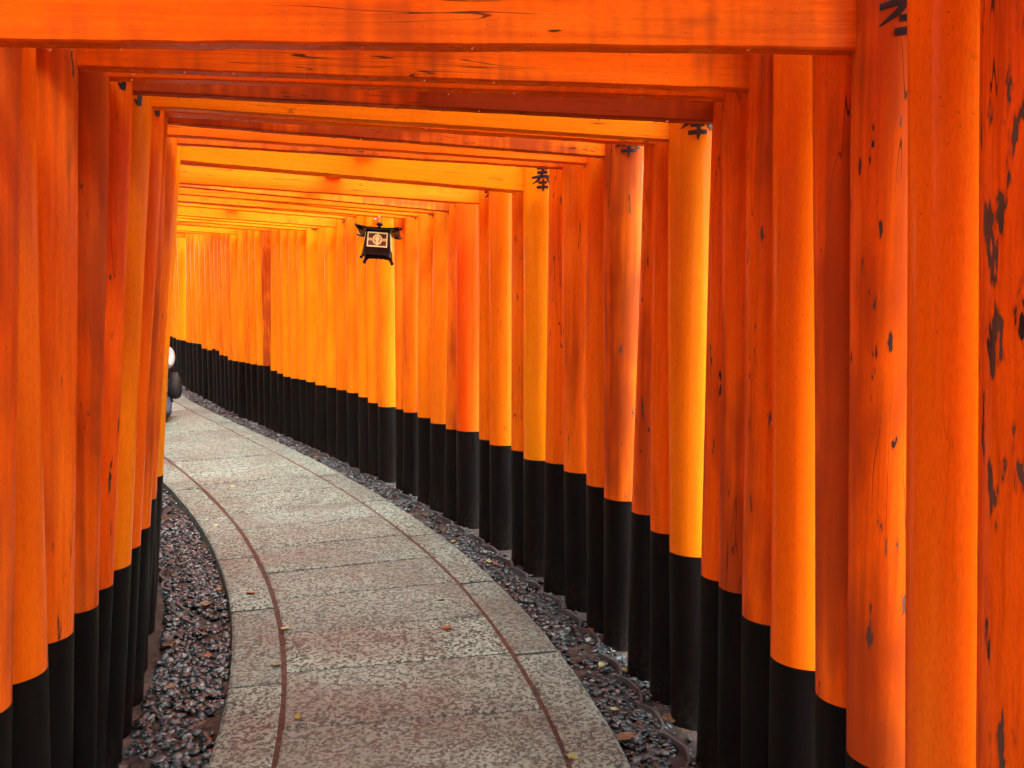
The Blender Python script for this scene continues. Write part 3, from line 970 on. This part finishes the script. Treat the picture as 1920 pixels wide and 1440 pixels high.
for q in range(4):
    Rq = Matrix.Rotation(q * math.pi / 2, 4, 'Z')
    slope = math.atan2(bw0 - bw1, zt - zb)
    Mq = Rq @ Matrix.Translation((0, -(bw0 + bw1) / 2 - 0.001, (zb + zt) / 2 + 0.010)) @ Matrix.Rotation(-slope, 4, 'X')
    pm = MB(); pm.box((0, 0, 0), (0.150, 0.006, 0.104), Mq)
    pan = pm.build('panel', M_MAUVE, lan)
    gm = MB()
    fw, fh = 0.134, 0.092
    for z_ in (-fh / 2, fh / 2): gm.box((0, -0.006, z_), (fw + 0.006, 0.005, 0.0075), Mq)
    for x_ in (-fw / 2, fw / 2): gm.box((x_, -0.0062, 0), (0.0075, 0.005, fh - 0.008), Mq)
    for x_ in (-0.051, 0.051):
        for z_ in (-0.005, 0.005): gm.box((x_, -0.0058, z_), (0.030, 0.004, 0.005), Mq)
    for z_ in (-0.040, 0.040):
        for x_ in (-0.004, 0.004): gm.box((x_, -0.0056, z_), (0.003, 0.004, 0.014), Mq)
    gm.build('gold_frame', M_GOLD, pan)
    cr = MB()
    n_ = 28
    V, F = [], []
    for i in range(n_):
        a = 2 * math.pi * i / n_
        for rr_, yy in ((0.034, -0.005), (0.034, -0.010), (0.0255, -0.0105), (0.0255, -0.005)):
            V.append(Mq @ Vector((rr_ * math.cos(a), yy, rr_ * math.sin(a))))
    for i in range(n_):
        for j in range(4):
            F.append((i * 4 + j, ((i + 1) % n_) * 4 + j, ((i + 1) % n_) * 4 + (j + 1) % 4, i * 4 + (j + 1) % 4))
    cr.add(V, F)
    # flame-tipped jewel on a stand in the roundel, with leafy sprays either side
    prof = [(0.0, 0.026), (0.005, 0.020), (0.012, 0.013), (0.0155, 0.003), (0.013, -0.006), (0.006, -0.011), (0.009, -0.015), (0.006, -0.020), (0.004, -0.026)]
    ring_ = [(x, z) for x, z in prof] + [(-x, z) for x, z in reversed(prof[1:])]
    cr.add([Mq @ Vector((x, -0.010, z)) for x, z in ring_], [tuple(range(len(ring_)))])
    for sx in (-1, 1):
        for a_ in (-50, -15, 20, 55):
            ca, sa = math.cos(rad(a_)), math.sin(rad(a_))
            c0 = Vector((sx * 0.020 * ca, -0.0085, 0.020 * sa))
            cr.add([Mq @ (c0 + Vector((sx * dx, 0, dz))) for dx, dz in ((-.005, 0), (0, .0035), (.005, 0), (0, -.0035))], [(0, 1, 2, 3)])
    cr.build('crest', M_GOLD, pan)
# concave square roof with upturned corners
V, F = [], []
N_ = 8
for ring_i, (hw, z_) in enumerate(((0.143, 0.190), (0.148, 0.199), (0.100, 0.207), (0.055, 0.214), (0.018, 0.221))):
    for side in range(4):
        Rq = Matrix.Rotation(side * math.pi / 2, 4, 'Z')
        for i in range(N_):
            u = -1 + 2 * i / N_
            up = (0.012 * abs(u) ** 3) * (hw / 0.148) ** 2
            V.append(Rq @ Vector((u * hw, -hw, z_ + up)))
nR = N_ * 4
for k in range(4):
    for i in range(nR):
        F.append((k * nR + i, k * nR + (i + 1) % nR, (k + 1) * nR + (i + 1) % nR, (k + 1) * nR + i))
F.append(tuple(range(4 * nR, 5 * nR)))
F.append(tuple(reversed(range(nR))))
roof = link('roof', mesh_of('roof', V, F, M_IRON), lan)
for q in range(4):
    Rq = Matrix.Rotation(q * math.pi / 2, 4, 'Z')
    hb = MB()
    hb.tube([Rq @ Vector((0.106, -0.106, 0.184)), Rq @ Vector((0.140, -0.138, 0.190)), Rq @ Vector((0.172, -0.150, 0.203))], [0.008, 0.008, 0.0085], 6)
    hb.build('eave_horn', M_IRON, roof)
fin = MB()
fin.lathe([(0.022, 0.240), (0.026, 0.247), (0.011, 0.253), (0.013, 0.258), (0.023, 0.266), (0.024, 0.274), (0.016, 0.281), (0.004, 0.287)], n=16)
fin.build('finial', M_IRON, lan, True, (0, 0, -0.022))
hg = MB()
hg.tube([(0.019 * math.cos(a), 0, 0.300 + 0.022 * math.sin(a)) for a in [rad(-70 + 32 * k) for k in range(11)]], 0.0028, 8)
hg.build('hanging_ring', M_IRON, lan, True, (0, 0, -0.022))
hk = MB()
hk.tube([(-0.046, -0.004, 0.296), (-0.026, -0.004, 0.306)], 0.0052, 8)
hk.tube([(-0.026, -0.004, 0.306), (-0.008, -0.003, 0.318), (0.0, 0.0, 0.330)], 0.0026, 6)
wr = MB(); wr.tube([(0.0, 0.0, 0.328), (0.004, 0.006, 0.37), (0.010, 0.016, 0.455)], 0.0016, 6)
wr.build('hanging_wire', M_IRON, lan, True, (0, 0, -0.022))
hk.build('wire_hook', M_STEEL, lan, True, (0, 0, -0.022))

# ------------------------------------------------------------------ crouching person
M_SKIN = plain('skin', (0.55, 0.34, 0.25), 0.5, 0.08, 12)
M_SHIRT = plain('white_shirt', (0.36, 0.37, 0.38), 0.8, 0.06, 20)
M_JEANS = plain('blue_jeans', (0.030, 0.038, 0.070), 0.8, 0.3, 60)
M_HAIR = plain('dark_hair', (0.018, 0.013, 0.010), 0.5, 0.3, 60)
M_SHOE = plain('dark_shoe', (0.03, 0.028, 0.028), 0.6, 0.3, 30)
M_BAG = plain('black_bag_cloth', (0.012, 0.010, 0.010), 0.75, 0.3, 50)

pv = [((0, 0, .24), .135), ((0, .03, .38), .125), ((0, .07, .56), .130), ((0, .11, .72), .135), ((0, .14, .83), .075), ((0, .165, .90), .055),
      ((0, .19, .99), .085), ((0, .195, 1.07), .078)]
pe = [(0, 1), (1, 2), (2, 3), (3, 4), (4, 5), (5, 6), (6, 7)]
mats_of = ['j', 's', 's', 's', 's', 'k', 'k', 'k']


def limb(start, chain, kind):
    prev = start
    for (c, r_), k_ in zip(chain, kind):
        pv.append((c, r_)); mats_of.append(k_)
        pe.append((prev, len(pv) - 1)); prev = len(pv) - 1
    return prev


for sg in (1, -1):
    limb(0, [((sg * .10, .06, .22), .095), ((sg * .13, .24, .18), .085), ((sg * .14, .40, .10), .070), ((sg * .13, .26, .07), .062), ((sg * .12, .04, .065), .052),
             ((sg * .115, -.10, .05), .040)], 'jjjjjj')
    w = limb(3, [((sg * .12, .11, .79), .080), ((sg * .185, .13, .765), .068), ((sg * .20, .22, .66), .052), ((sg * .17, .33, .60), .040), ((sg * .10, .46, .70), .032),
                 ((sg * .07, .54, .80), .025), ((sg * .055, .56, .845), .026)], 'sssskkk')
    for f in range(4):
        bx = sg * (.075 - .017 * f)
        limb(w, [((bx, .575, .875), .009), ((bx - sg * .008, .61, .89 - .004 * f), .008), ((bx - sg * .02, .60 - .003 * f, .915), .007)], 'kkk')
    limb(w, [((sg * .085, .545, .86), .010), ((sg * .06, .55, .895), .008)], 'kk')
me = bpy.data.meshes.new('person')
me.from_pydata([p for p, _ in pv], pe, [])
tmp = bpy.data.objects.new('person_rig', me)
COL.objects.link(tmp)
sk_mod = tmp.modifiers.new('skin', 'SKIN')
for k_, (p, r_) in enumerate(pv):
    me.skin_vertices[0].data[k_].radius = (r_, r_ * (0.8 if k_ in (1, 2, 3) else 1.0))
    me.skin_vertices[0].data[k_].use_root = (k_ == 0)
ss = tmp.modifiers.new('sub', 'SUBSURF'); ss.levels = 2; ss.render_levels = 2
bpy.context.view_layer.update()
dg = bpy.context.evaluated_depsgraph_get()
body = bpy.data.meshes.new_from_object(tmp.evaluated_get(dg))
bpy.data.objects.remove(tmp)
body.materials.clear()
for m in (M_SHIRT, M_JEANS, M_SKIN): body.materials.append(m)
pts = np.array([p for p, _ in pv])
rads_ = np.array([r_ for _, r_ in pv])
code = {'s': 0, 'j': 1, 'k': 2}
for p in body.polygons:
    c = np.array(p.center)
    j = int((np.linalg.norm(pts - c, axis=1) - rads_).argmin())
    p.material_index = code[mats_of[j]]
    p.use_smooth = True
PS, PO = 11.30, 1.0
pp = at(PS, PO)
prz = rad(180 + 22)
person = link('person', body, None, pp, (0, 0, prz))
tag(person, 'person crouching on the stone path in white shirt and blue jeans', 'person')
hm = MB()
hm.lathe([(0.080, 0.985), (0.094, 1.02), (0.096, 1.07), (0.080, 1.125), (0.045, 1.152), (0.01, 1.160)], (0, 0.182, 0), 20)
hm.build('hair', M_HAIR, person, True)
fc = MB()
for sx in (-1, 1): fc.lathe([(0.004, -0.010), (0.011, 0.0), (0.004, 0.010)], (sx * 0.032, 0.276, 1.02), 8)
fc.build('eye', M_HAIR, person, True)
ns = MB(); ns.tube([(0, 0.272, 1.02), (0, 0.292, 0.985), (0, 0.272, 0.978)], [0.008, 0.013, 0.009], 8)
ns.build('nose', M_SKIN, person, True)
mt = MB(); mt.tube([(-0.025, 0.268, 0.950), (0, 0.278, 0.948), (0.025, 0.268, 0.950)], [0.004, 0.006, 0.004], 6)
mt.build('mouth', plain('lips', (0.42, 0.17, 0.14)), person, True)
for sx in (-1, 1):
    em = MB(); em.tube([(sx * 0.084, 0.19, 0.985), (sx * 0.095, 0.185, 1.01), (sx * 0.088, 0.19, 1.035)], [0.008, 0.013, 0.009], 8)
    em.build('ear', M_SKIN, person, True)
    sh = MB(); sh.tube([(sx * .115, -.04, .045), (sx * .115, -.12, .045), (sx * .115, -.20, .075), (sx * .115, -.22, .11)], [.042, .048, .045, .03], 12)
    sh.build('shoe', M_SHOE, person, True)

# shoulder bag slung at the person's side
bagp = at(PS - 0.16, PO - 0.208)
bag = empty('shoulder_bag', bagp, prz)
tag(bag, 'black cloth bag hanging beside the crouching person', 'bag')
bm_ = MB()
prof = [(0.03, 0.235), (0.095, 0.25), (0.125, 0.30), (0.120, 0.40), (0.095, 0.48), (0.055, 0.52), (0.02, 0.53)]
V, F = [], []
for rr_, z_ in prof:
    for k in range(18):
        a = 2 * math.pi * k / 18
        V.append((0.62 * rr_ * math.cos(a), rr_ * 1.25 * math.sin(a), z_ + 0.01 * math.sin(3 * a)))
for i in range(len(prof) - 1):
    for k in range(18):
        F.append((i * 18 + k, i * 18 + (k + 1) % 18, (i + 1) * 18 + (k + 1) % 18, (i + 1) * 18 + k))
F.append(tuple(reversed(range(18)))); F.append(tuple(range((len(prof) - 1) * 18, len(prof) * 18)))
bm_.add(V, F)
bm_.build('pouch', M_BAG, bag, True)
sb = MB(); sb.tube([(0, 0, 0.52), (0.05, -0.05, 0.66), (0.08, -0.10, 0.80), (0.10, -0.12, 0.865)], 0.012, 8)
sb.build('strap', M_BAG, bag, True)
sb = MB(); sb.tube([(0.03, -0.10, 0.29), (0.035, -0.105, 0.23), (0.03, -0.105, 0.18)], 0.012, 8)
sb.build('strap_end', M_BAG, bag, True)

# ------------------------------------------------------------------ woodland outside the tunnel
M_BARK = plain('bark', (0.075, 0.055, 0.04), 0.9, 0.4, 9)
LEAFM = []
for k_, c_ in enumerate(((0.045, 0.085, 0.022), (0.065, 0.105, 0.028), (0.035, 0.070, 0.026))):
    t_ = NT('foliage_%d' % k_)
    g_ = t_.new('ShaderNodeNewGeometry')
    LEAFM.append(t_.out(t_.mix(g_.outputs['Random Per Island'], tuple(v * 0.6 for v in c_), tuple(v * 1.5 for v in c_)), 0.5))


def tree_meshes(seed):
    r = random.Random(seed)
    tr = MB()
    H_ = r.uniform(7.5, 10.0)
    pts_ = [(0, 0, -0.4)]
    x = y = 0
    for i in range(1, 8):
        x += r.uniform(-.12, .12); y += r.uniform(-.12, .12)
        pts_.append((x, y, H_ * i / 8))
    tr.tube(pts_, [0.24 - 0.026 * i for i in range(8)], 10)
    tips = []
    for k in range(11):
        z = H_ * r.uniform(0.36, 0.88); a = r.uniform(0, 6.28); L = r.uniform(1.0, 2.3)
        i = min(6, int(z / H_ * 8)); p0 = Vector(pts_[i])
        p1 = p0 + Vector((math.cos(a) * L * .5, math.sin(a) * L * .5, L * .25)); p2 = p0 + Vector((math.cos(a) * L, math.sin(a) * L, L * .6))
        tr.tube([p0, p1, p2], [0.07, 0.045, 0.015], 6)
        tips += [p1, p2, p2 + Vector((r.uniform(-.5, .5), r.uniform(-.5, .5), r.uniform(0, .6)))]
    tips.append(Vector(pts_[-1]))
    V, F = [], []
    for tp in tips:
        for _ in range(100):
            d_ = Vector((r.gauss(0, .42), r.gauss(0, .42), r.gauss(0, .30)))
            c = tp + d_
            u = Vector((r.gauss(0, 1), r.gauss(0, 1), r.gauss(0, .6))).normalized()
            w = u.cross(Vector((r.gauss(0, 1), r.gauss(0, 1), r.gauss(0, 1)))).normalized()
            L, b_ = r.uniform(.07, .12), r.uniform(.03, .05)
            q = len(V)
            V += [c - u * L, c + w * b_, c + u * L, c - w * b_]
            F.append((q, q + 1, q + 2, q + 3))
    return tr.mesh('trunk', M_BARK, True), mesh_of('crown', V, F, LEAFM[seed % 3])


TREES = [tree_meshes(k) for k in range(3)]
spots = [(2.6, -3.6), (4.9, -4.3), (0.2, -4.4), (7.2, -6.2), (10.0, -7.4), (13.0, -7.8), (3.6, -7.8), (7.6, -9.6), (3.5, 6.2), (7.0, 7.4), (10.5, 8.0), (0.8, 6.4), (14.0, 9.0), (22.6, 1.2), (23.6, -0.8), (23.4, 3.4), (24.6, 1.4)]
for k_, (s_, o_) in enumerate(spots):
    p_ = at(s_, o_)
    lift_ = 0.10 * max(0.0, (-o_ if o_ < 0 else o_ - 2) - 4.5) ** 0.9 * 0.8
    p_.z += lift_ - 0.15
    t_ = empty('broadleaf_tree', p_, rng.uniform(0, 6.3))
    tag(t_, 'green broadleaf tree standing outside the row of gates', 'tree', 'trees around the gate tunnel')
    a_, c_ = TREES[k_ % 3]
    link('trunk', a_, t_); link('crown', c_, t_)
